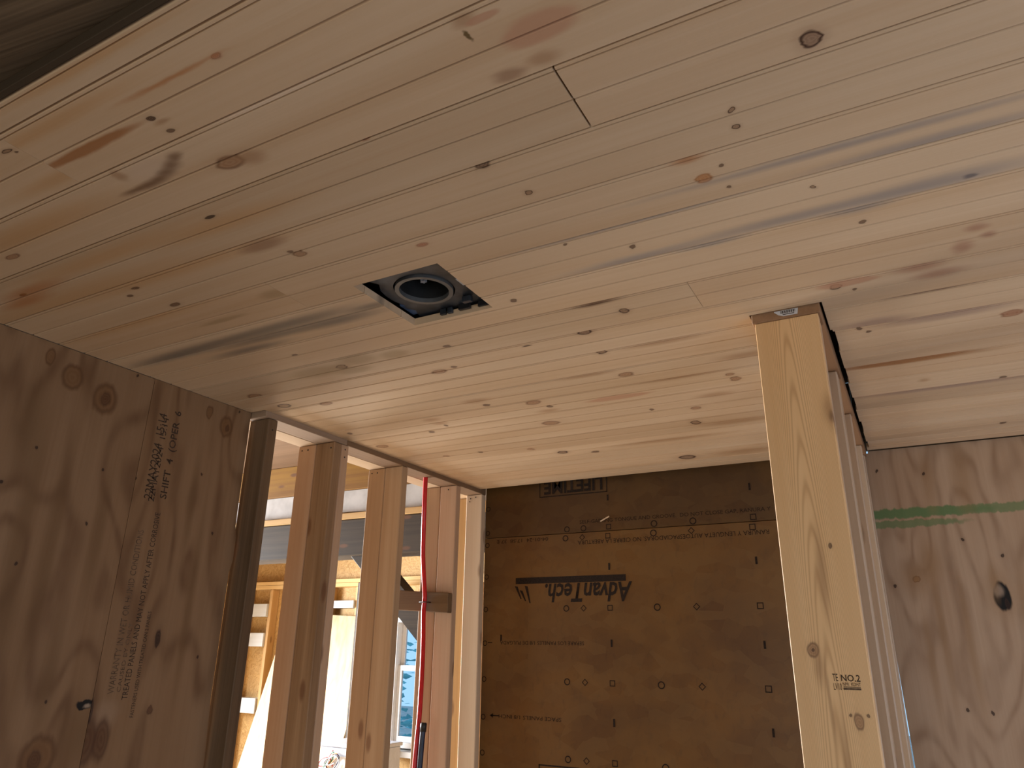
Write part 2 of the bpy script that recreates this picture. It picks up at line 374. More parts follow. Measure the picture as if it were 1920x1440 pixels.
CEIL_SPOTS = """
-1.655,0.851,0.3703,0.0373,heart;-1.435,0.63,0.1994,0.0227,heart;-1.337,0.868,0.3288,0.0223,heart;-1.202,0.555,0.1258,0.0147,heart;-1.088,0.465,0.1738,0.0117,heart;
-1.409,0.763,0.2684,0.0195,heart;-1.631,1,0.2579,0.0247,heart;-1.078,0.79,0.1659,0.0184,heart;-0.927,0.413,0.1696,0.0073,heart;-0.737,0.489,0.0094,0.0047,red;
-0.834,0.487,0.0897,0.0035,orange;-0.929,0.53,0.0079,0.0055,black;-0.921,0.543,0.0146,0.004,brown;-0.928,0.562,0.008,0.0051,dark;-1.086,0.529,0.1272,0.0092,orangeS;
-1.213,0.47,0.0124,0.0039,ring;-1.205,0.479,0.0041,0.0024,dark;-1.048,0.612,0.0574,0.0242,pale;-0.978,0.609,0.0145,0.0085,rough;-1,0.62,0.0173,0.0097,rough;
-1.026,0.63,0.0177,0.0089,rough;-1.055,0.637,0.0207,0.0081,rough;-1.085,0.64,0.0238,0.0072,rough;-1.121,0.64,0.0299,0.0052,rough;-1.111,0.599,0.012,0.0136,smudge;
-0.907,0.662,0.0293,0.0151,knot;-0.867,0.669,0.0251,0.0161,smudge;-1.074,0.761,0.0123,0.005,black;-1.063,0.882,0.0538,0.0166,smudgeD;-1.031,0.926,0.007,0.0048,dark;
-1.019,0.942,0.0155,0.0097,knot;-1.568,0.674,0.0219,0.0064,knot;-1.734,0.786,0.0122,0.0048,black;-1.763,0.81,0.0787,0.0149,orange;-1.465,0.884,0.0125,0.0051,dark;
-1.514,0.904,0.0092,0.0044,dark;-1.456,0.983,0.0163,0.0077,dark;-0.726,0.581,0.1364,0.0072,paleS;-0.414,0.619,0.0038,0.0091,olive;-0.406,0.595,0.0163,0.01,smudge;
-0.381,0.603,0.0254,0.0065,pink;-0.326,0.651,0.0537,0.0247,pink;-0.397,0.706,0.0239,0.0106,smudgeD;-0.341,0.7,0.0211,0.012,smudge;-0.536,0.862,0.0128,0.0098,dark;
-0.505,0.968,0.0071,0.0071,ring;-0.771,1.027,0.0125,0.0067,red;-0.4,1.226,0.0065,0.0078,dark;-0.519,1.157,0.0045,0.0037,dark;-0.228,1.007,0.0255,0.0082,orange;
-0.018,0.834,0.0137,0.0151,bigring;-0.138,0.921,0.0045,0.0058,ring;-0.139,0.961,0.0062,0.0061,ring;-0.216,1.068,0.014,0.0134,orangeK;-0.182,1.047,0.0042,0.0043,dark;
-0.184,1.112,0.0044,0.0047,dark;-0.056,1.179,0.0042,0.0049,ring;0.013,1.336,0.0062,0.0059,dark;0.198,1.455,0.0169,0.0127,redS;0.22,1.492,0.0119,0.011,redS;
0.176,1.523,0.0161,0.0231,redS;0.18,1.266,0.0105,0.0067,crack;-1.373,1.478,0.0176,0.0132,ring;-1.465,1.477,0.0974,0.0335,olivS;-1.294,1.454,0.06,0.0284,olivS;
-1.175,1.469,0.0429,0.025,olivS;-1.356,1.516,0.0587,0.0204,olivS;-1.142,1.636,0.0258,0.0146,knot;-1.082,1.623,0.0089,0.0071,dark;-1.013,1.487,0.01,0.0077,dark;
-0.728,1.329,0.0082,0.0073,dark;-0.649,1.568,0.0187,0.0137,bigring;-0.519,1.495,0.0118,0.0137,ring;-0.662,1.708,0.0137,0.014,ring;-0.825,1.581,0.0126,0.0039,crack;
-0.66,1.899,0.0227,0.0166,knot;-0.563,1.429,0.0496,0.0077,crackS;-0.765,1.858,0.0752,0.0123,brown;-1.183,1.914,0.0442,0.0186,brown;-1.173,1.967,0.0122,0.0121,dark;
-1.021,2.011,0.0271,0.0195,knot;-0.989,2.07,0.0097,0.0102,dark;-1.012,2.11,0.0356,0.0158,brown;-1.067,2.241,0.0334,0.0234,knot;-1.295,2.53,0.0144,0.0148,knot;
-1.2,2.631,0.0214,0.0194,bigring;-1.075,2.681,0.0162,0.0157,dark;-1.505,2.486,0.0101,0.0111,dark;-1.667,2.478,0.0159,0.0114,knot;-1.432,2.021,0.0316,0.0159,brown;
-1.43,2.072,0.0273,0.0138,brown;-1.424,2.104,0.0069,0.0113,dark;-1.517,2.151,0.0119,0.0119,dark;-0.391,2.032,0.0136,0.0109,knot;-0.384,2.076,0.0153,0.0181,knot;
-0.697,2.25,0.0073,0.011,dark;-0.561,2.298,0.0176,0.0139,knot;-0.604,2.458,0.0169,0.022,ring;-0.765,2.925,0.0335,0.0304,bigring;-0.472,2.192,0.0528,0.0202,brown;
-1.431,1.35,0.0097,0.0059,dark;-1.802,1.556,0.0283,0.0193,knot;-1.79,1.672,0.0264,0.0171,ring;-1.647,1.717,0.0252,0.013,knot;-1.812,2.033,0.0103,0.0114,dark;
-1.816,2.236,0.0266,0.0198,knot;0.29,1.917,0.0229,0.0202,redK;-0.031,1.854,0.006,0.0086,dark;-0.015,1.883,0.006,0.0071,dark;0.308,2.403,0.009,0.0101,dark;
0.338,2.921,0.0093,0.0123,dark;-0.061,1.591,0.0128,0.0134,ring;-0.026,1.621,0.0043,0.0055,dark;0.103,1.574,0.0404,0.02,redS;0.137,1.622,0.0436,0.0183,redS;
0.121,1.701,0.0867,0.0085,crackS;0.001,1.835,0.0698,0.0269,grey;0.158,1.855,0.119,0.0263,grey;0.059,2.139,0.1549,0.0195,orangeS;0.15,2.149,0.1369,0.0128,brown;
0.149,2.42,0.2084,0.0185,grey;0.105,2.332,0.0137,0.015,brown;-0.009,1.085,0.2483,0.0084,blue;0.118,1.134,0.1422,0.0129,blue;-0.39,1.14,0.2054,0.0069,blue;
-0.098,1.263,0.1636,0.0148,blue;0.129,1.263,0.1242,0.0205,blue;-0.406,1.274,0.1225,0.0145,blue;-0.262,1.281,0.0614,0.012,blue;0.008,1.281,0.0514,0.0164,blue;
-1.545,1.192,0.2567,0.0177,blueB;-1.264,1.187,0.1553,0.0189,blueB;-1.378,1.225,0.1841,0.0152,blueB;-1.162,1.23,0.1162,0.0169,blueB;-1.743,1.205,0.1519,0.0162,blueB;
-1.037,1.202,0.0618,0.0113,blueB;-1.512,1.264,0.1187,0.0136,blueB;-1.194,1.051,0.0482,0.0177,olivS;-1.423,1.097,0.0732,0.0088,olivS;-1.695,0.783,0.0995,0.0157,orange;
-0.484,1.717,0.0983,0.0135,brown;-0.478,2.506,0.1092,0.0254,brown;-0.519,1.985,0.1099,0.0173,brown;-0.317,1.902,0.0697,0.0193,brown;-0.77,2.635,0.1872,0.0218,brown;
-0.527,2.924,0.1244,0.0335,brown;-0.754,2.083,0.1069,0.0196,pink;-0.036,1.582,0.0629,0.0158,pink;-0.672,0.72,0.0101,0.0031,red;
"""

# ================================================================== the setting
CZ = 2.44                          # underside of the boarded ceiling
floor = box('floor', -7.7, 1.6, -3.1, 6.4, -.04, 0, M['subfloor'], bev=0); tag(floor, 'bare plywood subfloor of the unfinished house', 'floor', kind='structure')

# ---- ceiling: tongue-and-groove pine boards
ceiling = box('ceiling', -1.988, 1.6, -3.1, 3.179, 2.75, 2.80, M['deck'], bev=0)
tag(ceiling, 'boarded ceiling of knotty tongue-and-groove pine planks', 'ceiling', kind='structure')
for i, (a, b_) in enumerate(((.155, .398), (-.10, .151), (-.355, -.104), (-.61, -.359), (-.865, -.614), (-1.12, -.869), (-1.375, -1.124), (-1.63, -1.379), (-1.885, -1.634), (-2.14, -1.889), (-2.395, -2.144), (-2.65, -2.399), (-2.905, -2.654))):
    box('deck_board', -1.948, 1.498, a, b_, 2.463, 2.488, M['deck'], ceiling, bev=.003)
M['deck_edge'] = wood_mat('painted_shade_dark', light=(.07, .05, .03), dark=(.04, .027, .015), seed=2)  # tone kept dark to paint in shade at plank edge and panel seam
box('edge_shade_strip', -1.948, 1.498, .389, .3985, 2.4415, 2.4625, M['deck_edge'], ceiling, bev=.001)  # dark strip stands in for shade on the front edge of the planks

SPOTS = []
for it in CEIL_SPOTS.replace('\n', '').split(';'):
    if it.strip():
        q = it.split(','); SPOTS.append((float(q[0]), float(q[1]), float(q[2]), float(q[3]), q[4]))
YK = [.76 * (.5815 + .1835 * k + .00012 * k * k) for k in range(20)]
rows = [(.4005, YK[0])] + [(YK[k], YK[k + 1]) for k in range(19)]
PX0, PX1, PY0 = -.2585, -.1015, 1.655       # plate of the right-hand partition
HOLE = (-1.0145, -.788, 1.1035, 1.3385)     # square cut-out for the downlight
GAPS = {}
def xr(y, row):
    """x intervals that are boarded at depth y"""
    L = -1.9515 if y < 1.676 else -1.8845
    out = [(L, 1.498)]
    if y > PY0:
        gap = .004 if (y < 1.83 or y > 3.08) else (.007, .012, .009, .013, .010, .012, .008, .011)[row % 8]
        out = [(L, PX0 - .002), (PX1 + gap, 1.498)]
        if y > 3.1385: out = out[:1]
    if HOLE[2] < y < HOLE[3]:
        o2 = []
        for a, b_ in out:
            if a < HOLE[0] and b_ > HOLE[1]: o2 += [(a, HOLE[0]), (HOLE[1], b_)]
            else: o2.append((a, b_))
        out = o2
    return out
JOINT = {1: (-1.19, .0008), 3: (-.338, .0035), 5: (-1.182, .0008), 8: (-.346, .001), 11: (.9, .001), 14: (1.2, .001), 2: (1.1, .001)}
def profile(y0, y1, last):
    w = y1 - y0
    pr = [(.0006, .006), (.0016, .0016), (.0026, 0), (.0066, 0), (.0076, .0032), (.0086, .0032), (.0098, 0)]
    if w > .1:
        c = w / 2 + .002
        pr += [(c - .0024, 0), (c - .0008, .0038), (c + .0004, .0038), (c + .0030, 0)]
    pr += [(w - .0024, 0), (w - .0004, .006)]
    return [(y0 + a, d) for a, d in pr]
TONE = [0, .02, .04, -.02, .02, -.01, .01, .03, 0, .03, .02, .04, .01, .03, .02, 0, .04, .02, .03, .05, 0]
for r, (y0, y1) in enumerate(rows):
    if y0 > 3.17: break
    y1 = min(y1, 3.1782)
    pr = profile(y0, y1, False)
    ys = sorted(set([p[0] for p in pr] + [c for c in (1.676, PY0, HOLE[2], HOLE[3], 3.1385, 1.83, 3.08) if pr[0][0] < c < pr[-1][0]]))
    def dep(y):
        for (a, d), (b_, e) in zip(pr, pr[1:]):
            if a - 1e-9 <= y <= b_ + 1e-9: return d + (e - d) * (y - a) / max(b_ - a, 1e-9)
        return 0
    cuts = [-9]
    jo = JOINT.get(r)
    pieces = [(-9, jo[0] - jo[1] / 2), (jo[0] + jo[1] / 2, 9)] if jo else [(-9, 9)]
    if y0 > PY0 - .05: pieces = [(a, b_) for p in pieces for a, b_ in (((p[0], -.18), (-.18, p[1])) if p[0] < -.18 < p[1] else (p,))] if y0 > PY0 else pieces
    for pi, (pa, pb) in enumerate(pieces):
        bm = bmesh.new(); n = 0
        for a, b_ in zip(ys, ys[1:]):
            for xa, xb in xr((a + b_) / 2, r):
                xa, xb = max(xa, pa), min(xb, pb)
                if xb - xa < .003: continue
                vs_ = bm_box(bm, xa, xb, a, b_, CZ, CZ + .019); n += 1
                for i in (0, 1): vs_[i].co.z += dep(a)
                for i in (2, 3): vs_[i].co.z += dep(b_)
        if not n: bm.free(); continue
        sp = [s for s in SPOTS if y0 - .004 < s[1] <= y1 - .004 and pa < s[0] <= pb]
        t = 1 + TONE[r] + random.uniform(-.05, .05); hue = random.uniform(-.02, .02)
        lt = (PL[0] * t, PL[1] * (t - hue), PL[2] * (t - 2 * hue)); dk = (PD[0] * t, PD[1] * (t - hue), PD[2] * (t - 2 * hue))
        m = wood_mat('knotty_pine', light=lt, dark=dk, seed=r * 1.37 + pi * 5.1, contrast=.75, grain=.75, spots=sp, rough=.55, spec=.3)
        link('plank', finish(bm, 'plank'), m, ceiling)

# ---- left wall of plywood sheets
ply_l = [(2.40, .99, .024, .013, 'lknot'), (2.365, 1.059, .036, .030, 'lknot'), (2.332, 1.16, .046, .036, 'lknot'), (2.330, 1.162, .020, .014, 'lheart'),
         (2.394, 1.511, .022, .012, 'lknot'), (2.364, 1.584, .036, .026, 'lknot'), (2.36, 1.59, .012, .008, 'lheart'),
         (1.455, 1.275, .075, .045, 'lflame'), (1.44, 1.30, .06, .03, 'lheart'), (1.416, 1.186, .05, .045, 'lknot'), (1.41, 1.18, .02, .016, 'lheart'),
         (1.53, 1.281, .012, .024, 'void'), (1.526, 1.288, .005, .009, 'pale'), (1.512, 1.300, .028, .006, 'black'), (1.503, 1.345, .03, .03, 'lpale'), (1.44, 1.345, .05, .022, 'lheart'),
         (1.698, 1.462, .024, .009, 'black'), (1.50, 1.476, .012, .008, 'dark'), (2.2, .98, .12, .03, 'lflame'), (1.95, 1.02, .22, .022, 'lflame'),
         (1.85, 1.10, .25, .018, 'lflame'), (1.72, 1.03, .10, .03, 'lflame'), (1.60, 1.17, .12, .02, 'lflame'), (1.95, 1.22, .15, .016, 'lflame'),
         (1.8, 1.55, .2, .012, 'lflame'), (2.1, 1.5, .14, .012, 'lflame')]
ply_l += [(z, y, .0045, .0035, 'black') for y, z in ((1.01, 2.152), (1.198, 2.133), (1.242, 2.432), (1.183, 1.984), (1.594, 2.013), (1.609, 1.644), (1.178, 1.54), (1.63, 2.43), (1.03, 1.86), (1.3, 2.13), (1.52, 2.19), (.95, 2.05))]
def split_spots(sp, lo, hi): return [s for s in sp if lo <= s[1] < hi]
wl = empty('wall_left', (-1.953, 0, 0), label='left wall sheathed in knotty plywood sheets', kind='structure')
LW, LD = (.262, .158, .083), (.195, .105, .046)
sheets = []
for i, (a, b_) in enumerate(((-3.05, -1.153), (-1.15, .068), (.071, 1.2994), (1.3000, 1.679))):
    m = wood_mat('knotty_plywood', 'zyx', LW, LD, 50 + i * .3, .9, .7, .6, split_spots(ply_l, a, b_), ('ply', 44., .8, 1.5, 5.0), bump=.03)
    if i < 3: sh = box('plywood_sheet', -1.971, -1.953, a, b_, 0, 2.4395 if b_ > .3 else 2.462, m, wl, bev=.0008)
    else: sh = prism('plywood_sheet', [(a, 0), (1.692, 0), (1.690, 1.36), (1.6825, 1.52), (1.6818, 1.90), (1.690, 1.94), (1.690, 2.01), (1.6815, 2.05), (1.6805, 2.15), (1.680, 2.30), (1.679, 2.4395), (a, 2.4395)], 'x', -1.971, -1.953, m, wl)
    sheets.append(sh)
box('rim_board', -2.066, -1.99, -2.99, 3.24, 2.4585, 2.849, M['deck'], wl, bev=0)
box('top_plate', -2.066, -1.9725, -2.99, 1.68, 2.381, 2.4575, M['plate_pale'], wl)
U, W_ = (0, 0, 1), (0, -1, 0)
def lt(body, y, z, ln, h, mat='ink', sheet=3, **k): text(body, (-1.953, y, z), U, W_, ln, h, M[mat], sheets[sheet], **k)
lt('SHIFT  4  (OPER  6', 1.416, 2.089, .275, .030, bold=.012)
lt('22MAY2024  15:14', 1.362, 2.080, .262, .027)
lt('22MAY2024  15:14', 1.370, 2.074, .258, .020)
lt('WARRANTY IN WET OR HUMID CONDITIONS', 1.356, 1.552, .437, .019, 'ink_soft')
lt('CAUSED BY ONLY', 1.375, 1.556, .178, .012, 'ink_soft')
lt('TREATED PANELS AND MAY NOT APPLY AFTER CORROSIVE', 1.399, 1.536, .51, .017)
lt('FASTENERS USED WITH TREATED CAN 2 PANELS', 1.427, 1.49, .277, .011)

# ---- far wall: two resin-faced subfloor panels stood on edge
wf = empty('wall_far', (-1.0, 3.18, 0), label='far wall of dark brown resin-faced subfloor panels', kind='structure')
p_low = box('subfloor_panel', -1.884, -.13, 3.18, 3.198, 0, 2.1985, M['resin'], wf, bev=.001)
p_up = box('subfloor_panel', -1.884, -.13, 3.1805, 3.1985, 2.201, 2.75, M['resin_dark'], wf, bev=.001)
box('backing_board', -1.884, -.14, 3.1995, 3.21, 0, 2.75, M['deck_edge'], wf, bev=0)  # unseen board added so no sky light shows through the panel seam
FY = 3.18
Rt, Upv, RL, DN = (1, 0, 0), (0, 0, 1), (-1, 0, 0), (0, 0, -1)
def ft(body, x, z, ln, h, rot=False, up=False, mat='ink_far', **k):
    text(body, (x, FY + (.0005 if up else 0), z), RL if rot else Rt, DN if rot else Upv, ln, h, M[mat], p_up if up else p_low, **k)
ft('SELF-GAPPING TONGUE AND GROOVE.  DO NOT CLOSE GAP, RANURA Y', -1.365, 2.238, .868, .019, up=True)
ft('LIFETIME', -1.245, 2.458, .308, .064, True, True, bold=.03)
ft('04-01-24  17:58  37 E', -1.531, 2.188, .282, .017, True)
ft('RANURA Y LENGUETA AUTOESPACIADORAS. NO CIERRE LA ABERTURA.', -.513, 2.163, .868, .019, True)
ft('AdvanTech.', -1.118, 1.972, .43, .086, True, shear=.22, bold=.022, mat='ink_far')
ft('SEPARE LOS PANELES 1/8 DE PULGADA', -1.355, 1.716, .43, .016, True)
ft('SPACE PANELS 1/8 INCH', -1.47, 1.399, .315, .016, True)
def f3(u, v): return (u, FY - .0006, v)
def f3u(u, v): return (u, FY - .0001, v)
low = [('bar', -1.426, 1.988, (.279, .0145)), ('bar', -1.805, 1.392, (.022, .0025)), ('poly', 0, 0, [(-1.833, 1.392), (-1.815, 1.402), (-1.815, 1.382)]),
       ('bar', -1.84, 1.708, (.012, .002)), ('bar', -1.30, 1.207, (.281, .003)), ('bar', -1.578, 1.10, (.003, .11))]
for k in range(3): low.append(('poly', 0, 0, [(-1.700 + .027 * k - .010, 1.965 - .02 * (k % 2)), (-1.684 + .027 * k - .010, 1.962 - .02 * (k % 2)), (-1.668 + .024 * k - .004, 1.905 - .01 * k), (-1.674 + .024 * k - .004, 1.905 - .01 * k)]))
for z in (2.177, 1.859, 1.547, 1.238):
    for kd, x, s in (('circle', -1.44, .0145), ('diamond', -1.354, .015), ('square', -1.226, .0175), ('circle', -1.009, .0155), ('diamond', -.838, .0155), ('square', -.578, .0185)): low.append((kd, x, z, s))
for z in (2.165, 2.012, 1.859, 1.705, 1.546, 1.384, 1.235): low.append(('circle', -1.868, z, .0125))
for z in (2.039, 1.710, 1.392):
    for x in (-1.224, -.576): low.append(('tick', x, z, .0155))
low.append(('tick', -1.78, 1.73, .014))
up = [(kd, x, 2.2185, s) for kd, x, s in (('circle', -1.432, .0145), ('circle', -1.347, .0145), ('square', -1.221, .0175), ('circle', -1.004, .0155), ('circle', -.828, .0155), ('square', -.571, .0185))]
up += [('circle', -1.868, 2.347, .0125), ('circle', -1.868, 2.225, .0125), ('tick', -1.221, 2.354, .014), ('tick', -.574, 2.349, .0155), ('bar', -1.400, 2.3835, (.176, .0025)), ('bar', -1.5755, 2.42, (.0025, .039)), ('bar', -1.2245, 2.42, (.0025, .039))]
marks('printed_marks', low, f3, M['ink_far'], p_low); marks('printed_marks', up, f3u, M['ink_far'], p_up)
prism('wood_chip', [(-1.262, 2.247), (-1.258, 2.243), (-1.215, 2.263), (-1.217, 2.268)], 'y', 3.1765, 3.1804, M['pale'], p_up)

# ---- plywood wall of the right-hand bay
ply_r = [(1.885, .25, .075, .045, 'flame'), (1.876, .252, .050, .026, 'void'), (1.895, .243, .019, .015, 'pale'), (1.93, .235, .06, .012, 'flame'), (1.945, -.004, .055, .05, 'flame'), (1.944, -.004, .012, .014, 'plyknot'),
         (2.187, .20, .017, .60, 'green'), (2.187, -.02, .019, .30, 'green'), (2.147, -.02, .014, .21, 'green'), (1.85, .262, .018, .006, 'black'),
         (2.30, .09, .10, .02, 'flame'), (2.3, .2, .12, .03, 'flame'), (1.75, .05, .22, .012, 'flame'), (1.7, .13, .2, .012, 'flame'), (1.65, .0, .15, .012, 'flame'), (1.8, .32, .15, .02, 'flame'), (2.0, .05, .06, .03, 'flame')]
ply_r += [(z, x, .006, .005, 'black') for x, z in ((.249, 1.498), (.278, 2.016), (.083, 1.504), (.155, 1.499), (-.077, 2.358), (-.078, 1.922), (.08, 2.33), (.166, 2.078))]
wb = empty('wall_bay', (.6, 3.14, 0), label='plywood end wall of the right-hand bay with a green paint stripe', kind='structure')
mr = wood_mat('striped_plywood', 'zxy', (.50, .36, .24), (.38, .245, .145), 61, .9, .7, .6, ply_r, ('ply', 52., .62, 1.6, 5.2), bump=.03)
prism('plywood_sheet', [(-.1035, 0), (-.1046, 1.2), (-.1118, 1.74), (-.1118, 2.43), (-.0985, 2.432), (-.0985, 2.4395), (1.11, 2.4395), (1.11, 0)], 'y', 3.14, 3.158, mr, wb)
box('plywood_sheet', 1.112, 1.60, 3.14, 3.158, 0, 2.4395, wood_mat('plain_plywood', 'zxy', (.50, .36, .24), (.38, .245, .145), 66, .9, .7, .6, (), ('ply', 19., .55, 1.5, 4.6)), wb, bev=.0008)
# blocking above that wall, behind the ceiling line
box('header_board', -.0955, 1.60, 3.159, 3.175, 2.40, 2.75, M['deck'], wb, bev=0)
box('header_board', -.129, -.096, 3.159, 3.175, 2.448, 2.75, M['deck'], wb, bev=0)

# ---- walls outside the picture, with the openings that let the daylight in
M['wall_ply'] = wood_mat('sheathing_plywood', 'zxy', (.42, .30, .19), (.32, .20, .11), 71, .9, .7, .6, (), ('ply', 17., .5, 1.3, 4.2))
def wall_x(name, X0, X1, ya, yb, z1, op, label):
    """wall across x with an opening op = (y0, y1, z0, z1)"""
    e = empty(name, (X0, (ya + yb) / 2, 0), label=label, kind='structure')
    y0, y1, za, zb = op
    for q in ((ya, y0, 0, z1), (y1, yb, 0, z1), (y0, y1, 0, za), (y0, y1, zb, z1)): box('wall_panel', X0, X1, q[0], q[1], q[2], q[3], M['wall_ply'], e, bev=0)
    return e
def wall_y(name, Y0, Y1, xa, xb, z1, op, label):
    e = empty(name, ((xa + xb) / 2, Y0, 0), label=label, kind='structure')
    x0, x1, za, zb = op
    for q in ((xa, x0, 0, z1), (x1, xb, 0, z1), (x0, x1, 0, za), (x0, x1, zb, z1)):
        if q[3] > q[2]: box('wall_panel', q[0], q[1], Y0, Y1, q[2], q[3], M['wall_ply'], e, bev=0)
    return e
wall_x('wall_right', 1.50, 1.58, -3.0, 2.0, 2.75, (-.22, 1.12, .58, 1.72), 'right wall with a window opening beside the camera')
wall_x('wall_right_bay', 1.50, 1.58, 2.0, 3.138, 2.75, (2.13, 2.97, .88, 1.72), 'right wall of the bay with a small opening added for the cool fill')  # opening added to go with the cool fill lamp
wall_y('wall_rear', -3.08, -3.0, -7.6, 1.58, 2.85, (-1.07, .27, .12, 1.98), 'rear wall with a wide opening')
wall_x('wall_outer', -7.68, -7.6, -3.0, 6.4, 2.85, (2.1, 4.5, 1.25, 2.45), 'outer wall of the side room with a window opening')
box('wall_return', -1.90, -1.84, 3.215, 6.2, 0, 2.85, M['wall_ply'], bev=0).__setitem__('kind', 'structure')
bpy.data.objects['wall_return']['label'] = 'return wall of the side room behind the far panels'

# ================================================================== right-hand partition of 2x6 studs
post_sp = [(1.686, -.208, .0135, .0115, 'knot'), (1.686, -.208, .003, .003, 'dark'), (1.655, -.200, .03, .008, 'brown'), (1.558, -.140, .015, .0085, 'knot'), (1.567, -.154, .003, .003, 'dark'), (1.570, -.122, .003, .003, 'dark'),
           (1.891, -.150, .006, .0045, 'dark'), (2.181, -.112, .035, .014, 'brown'), (2.170, -.108, .012, .006, 'rough'), (1.60, -.188, .06, .003, 'brown'), (1.84, -.172, .08, .008, 'brown'), (1.46, -.17, .1, .006, 'brown')]
part = empty('stud_partition', (-.18, 1.663, 0), label='open partition of 2x6 studs whose end post stands right of centre under the pine ceiling', cat='stud wall')
m_post = wood_mat('fir_end_post', 'zxy', (.82, .535, .27), (.70, .41, .175), 21, .8, .8, .5, post_sp, ('arch', -.183, 4600., 8.5, .5), bump=.03)
post = box('end_post', -.2505, -.1095, 1.663, 1.702, .04, 2.4185, m_post, part, bev=.0015)
post['label'] = 'wide end stud with a black grade stamp'
M['lav'] = wood_mat('fresh_edge_lumber', 'zxy', (.56, .42, .29), (.46, .31, .19), 33, .8, .8, knots=.4)
M['plate_end'] = wood_mat('plate_end_grain', 'yxz', (.34, .19, .095), (.25, .13, .06), 13, 1., 1.)
for Y, mm in ((1.7045, 'lav'), (2.075, 'lav'), (2.115, 'tan'), (2.505, 'lav'), (2.935, 'pale'), (3.098, 'lav')):
    box('stud', -.2505, -.1105, Y, Y + .0385, .04, 2.4185, M[mm], part, bev=.003)
plate = box('top_plate', -.2565, -.1035, 1.6605, 3.138, 2.419, 2.457, M['plate_end'], part, bev=.002)
box('bottom_plate', -.2505, -.1095, 1.663, 3.138, .001, .039, M['tan'], part, bev=.002)
st = prism('price_sticker', [(-.2035, 2.4370), (-.1945, 2.4290), (-.184, 2.4245), (-.1525, 2.4245), (-.1500, 2.4392), (-.2035, 2.4392)], 'y', 1.6597, 1.6604, M['paper'], plate)
st['label'] = 'white paper sticker with a barcode'
bars = [('bar', -.1885 + .0016 * k + (.0006 if k % 3 else 0), 2.4345, (.0004 + .0003 * (k % 3 == 0), .0035)) for k in range(20)] + [('bar', -.172, 2.4283, (.013, .0009))]
marks('barcode', bars, lambda u, v: (u, 1.6594, v), M['ink'], plate)
def pt(body, x, z, ln, h, **k): text(body, (x, 1.663, z), Rt, Upv, ln, h, M['ink'], post, name='grade_stamp', **k)
pt('NO.2', -.1625, 1.6295, .0345, .0125, bold=.01); pt('TE', -.1775, 1.6295, .0095, .0135); pt('LV10', -.1775, 1.6135, .0145, .0125)
pt('NPR  KDHT', -.1605, 1.6215, .032, .0060)
marks('grade_stamp', [('bar', -.1445, 1.6195, (.0155, .0006)), ('bar', -.1445, 1.6160, (.016, .0017))], lambda u, v: (u, 1.6625, v), M['ink_soft'], post)

# ================================================================== left-hand double stud partition
lp = empty('double_stud_wall', (-1.977, 2.4, 0), label='open double row of 2x4 studs beside the left plywood wall, red pipe running through it', cat='stud wall')
NX0, NX1, BX0 = -1.9755, -1.883, -2.0695
def stud(Y, mat, row, y2=None, lean=None, z1=2.4185):
    x0, x1 = (NX0, NX1) if row == 'n' else (BX0, NX0 - .0025)
    return box('stud', x0, x1, Y, (y2 or Y + .039), .04, z1, M[mat], lp, bev=.003, lean=lean)
stud(1.700, 'darkstud', 'n', 1.741)
stud(2.034, 'brown', 'n', 2.0755); stud(2.0765, 'pink', 'n', 2.116); stud(2.036, 'pink', 'b')
stud(2.466, 'tan', 'n', 2.506); stud(2.468, 'tan', 'b')
stud(2.900, 'pink', 'n', 2.938); stud(2.902, 'tan', 'b')
stud(3.138, 'pale', 'n', 3.178); stud(3.200, 'amber', 'b', 3.238)
box('top_plate', NX0, NX1, 1.684, 2.104, 2.4195, 2.457, M['plate_side'], lp, bev=.002)
box('top_plate', NX0, NX1, 2.105, 3.178, 2.4195, 2.457, M['plate_brown'], lp, bev=.002)
box('top_plate', BX0, NX0 - .004, 1.684, 3.24, 2.4195, 2.457, M['plate_pale'], lp, bev=.002)
box('bottom_plate', NX0, NX1, 1.684, 3.178, .001, .039, M['tan'], lp, bev=.002)
box('bottom_plate', BX0, NX0 - .004, 1.684, 3.24, .001, .039, M['tan'], lp, bev=.002)
bb = prism('blocking', [(-2.30, 1.942), (-1.8815, 1.916), (-1.8815, 1.829), (-2.30, 1.852)], 'y', 2.862, 2.8995, M['blocking'], lp, bev=.003)
tube('pipe_staple', [(-2.020, 2.861, 1.876), (-2.018, 2.834, 1.876), (-1.982, 2.834, 1.876), (-1.975, 2.861, 1.876)], .0022, M['blackpl'], bb, seg=6)
# nail heads on the stud faces
def nails(obj_parent, pts, name='nail_heads'):
    bm = bmesh.new()
    for x, y, z, ax in pts:
        mtx = Matrix.Translation((x, y, z)) @ (Matrix.Rotation(math.pi / 2, 4, 'X') if ax == 'y' else Matrix.Rotation(math.pi / 2, 4, 'Y'))
        bmesh.ops.create_cone(bm, cap_ends=True, segments=8, radius1=.0032, radius2=.0032, depth=.0012, matrix=mtx)
    o = link(name, finish(bm, name), M['blackpl'], obj_parent); o['kind'] = 'stuff'; return o
nails(lp, [(-2.05, 2.0355, 2.40, 'y'), (-2.02, 2.0355, 2.40, 'y'), (-1.90, 2.0335, 2.395, 'y'), (-1.883, 2.095, 2.40, 'x'), (-1.883, 2.095, 2.37, 'x'), (-1.883, 1.72, 2.38, 'x'), (-2.05, 2.4675, 2.40, 'y'), (-2.02, 2.4675, 2.40, 'y'),
           (-1.93, 2.8995, 2.40, 'y'), (-1.95, 3.1375, 2.40, 'y'), (-1.92, 3.1375, 2.405, 'y'), (-1.955, 3.1375, 2.385, 'y')])

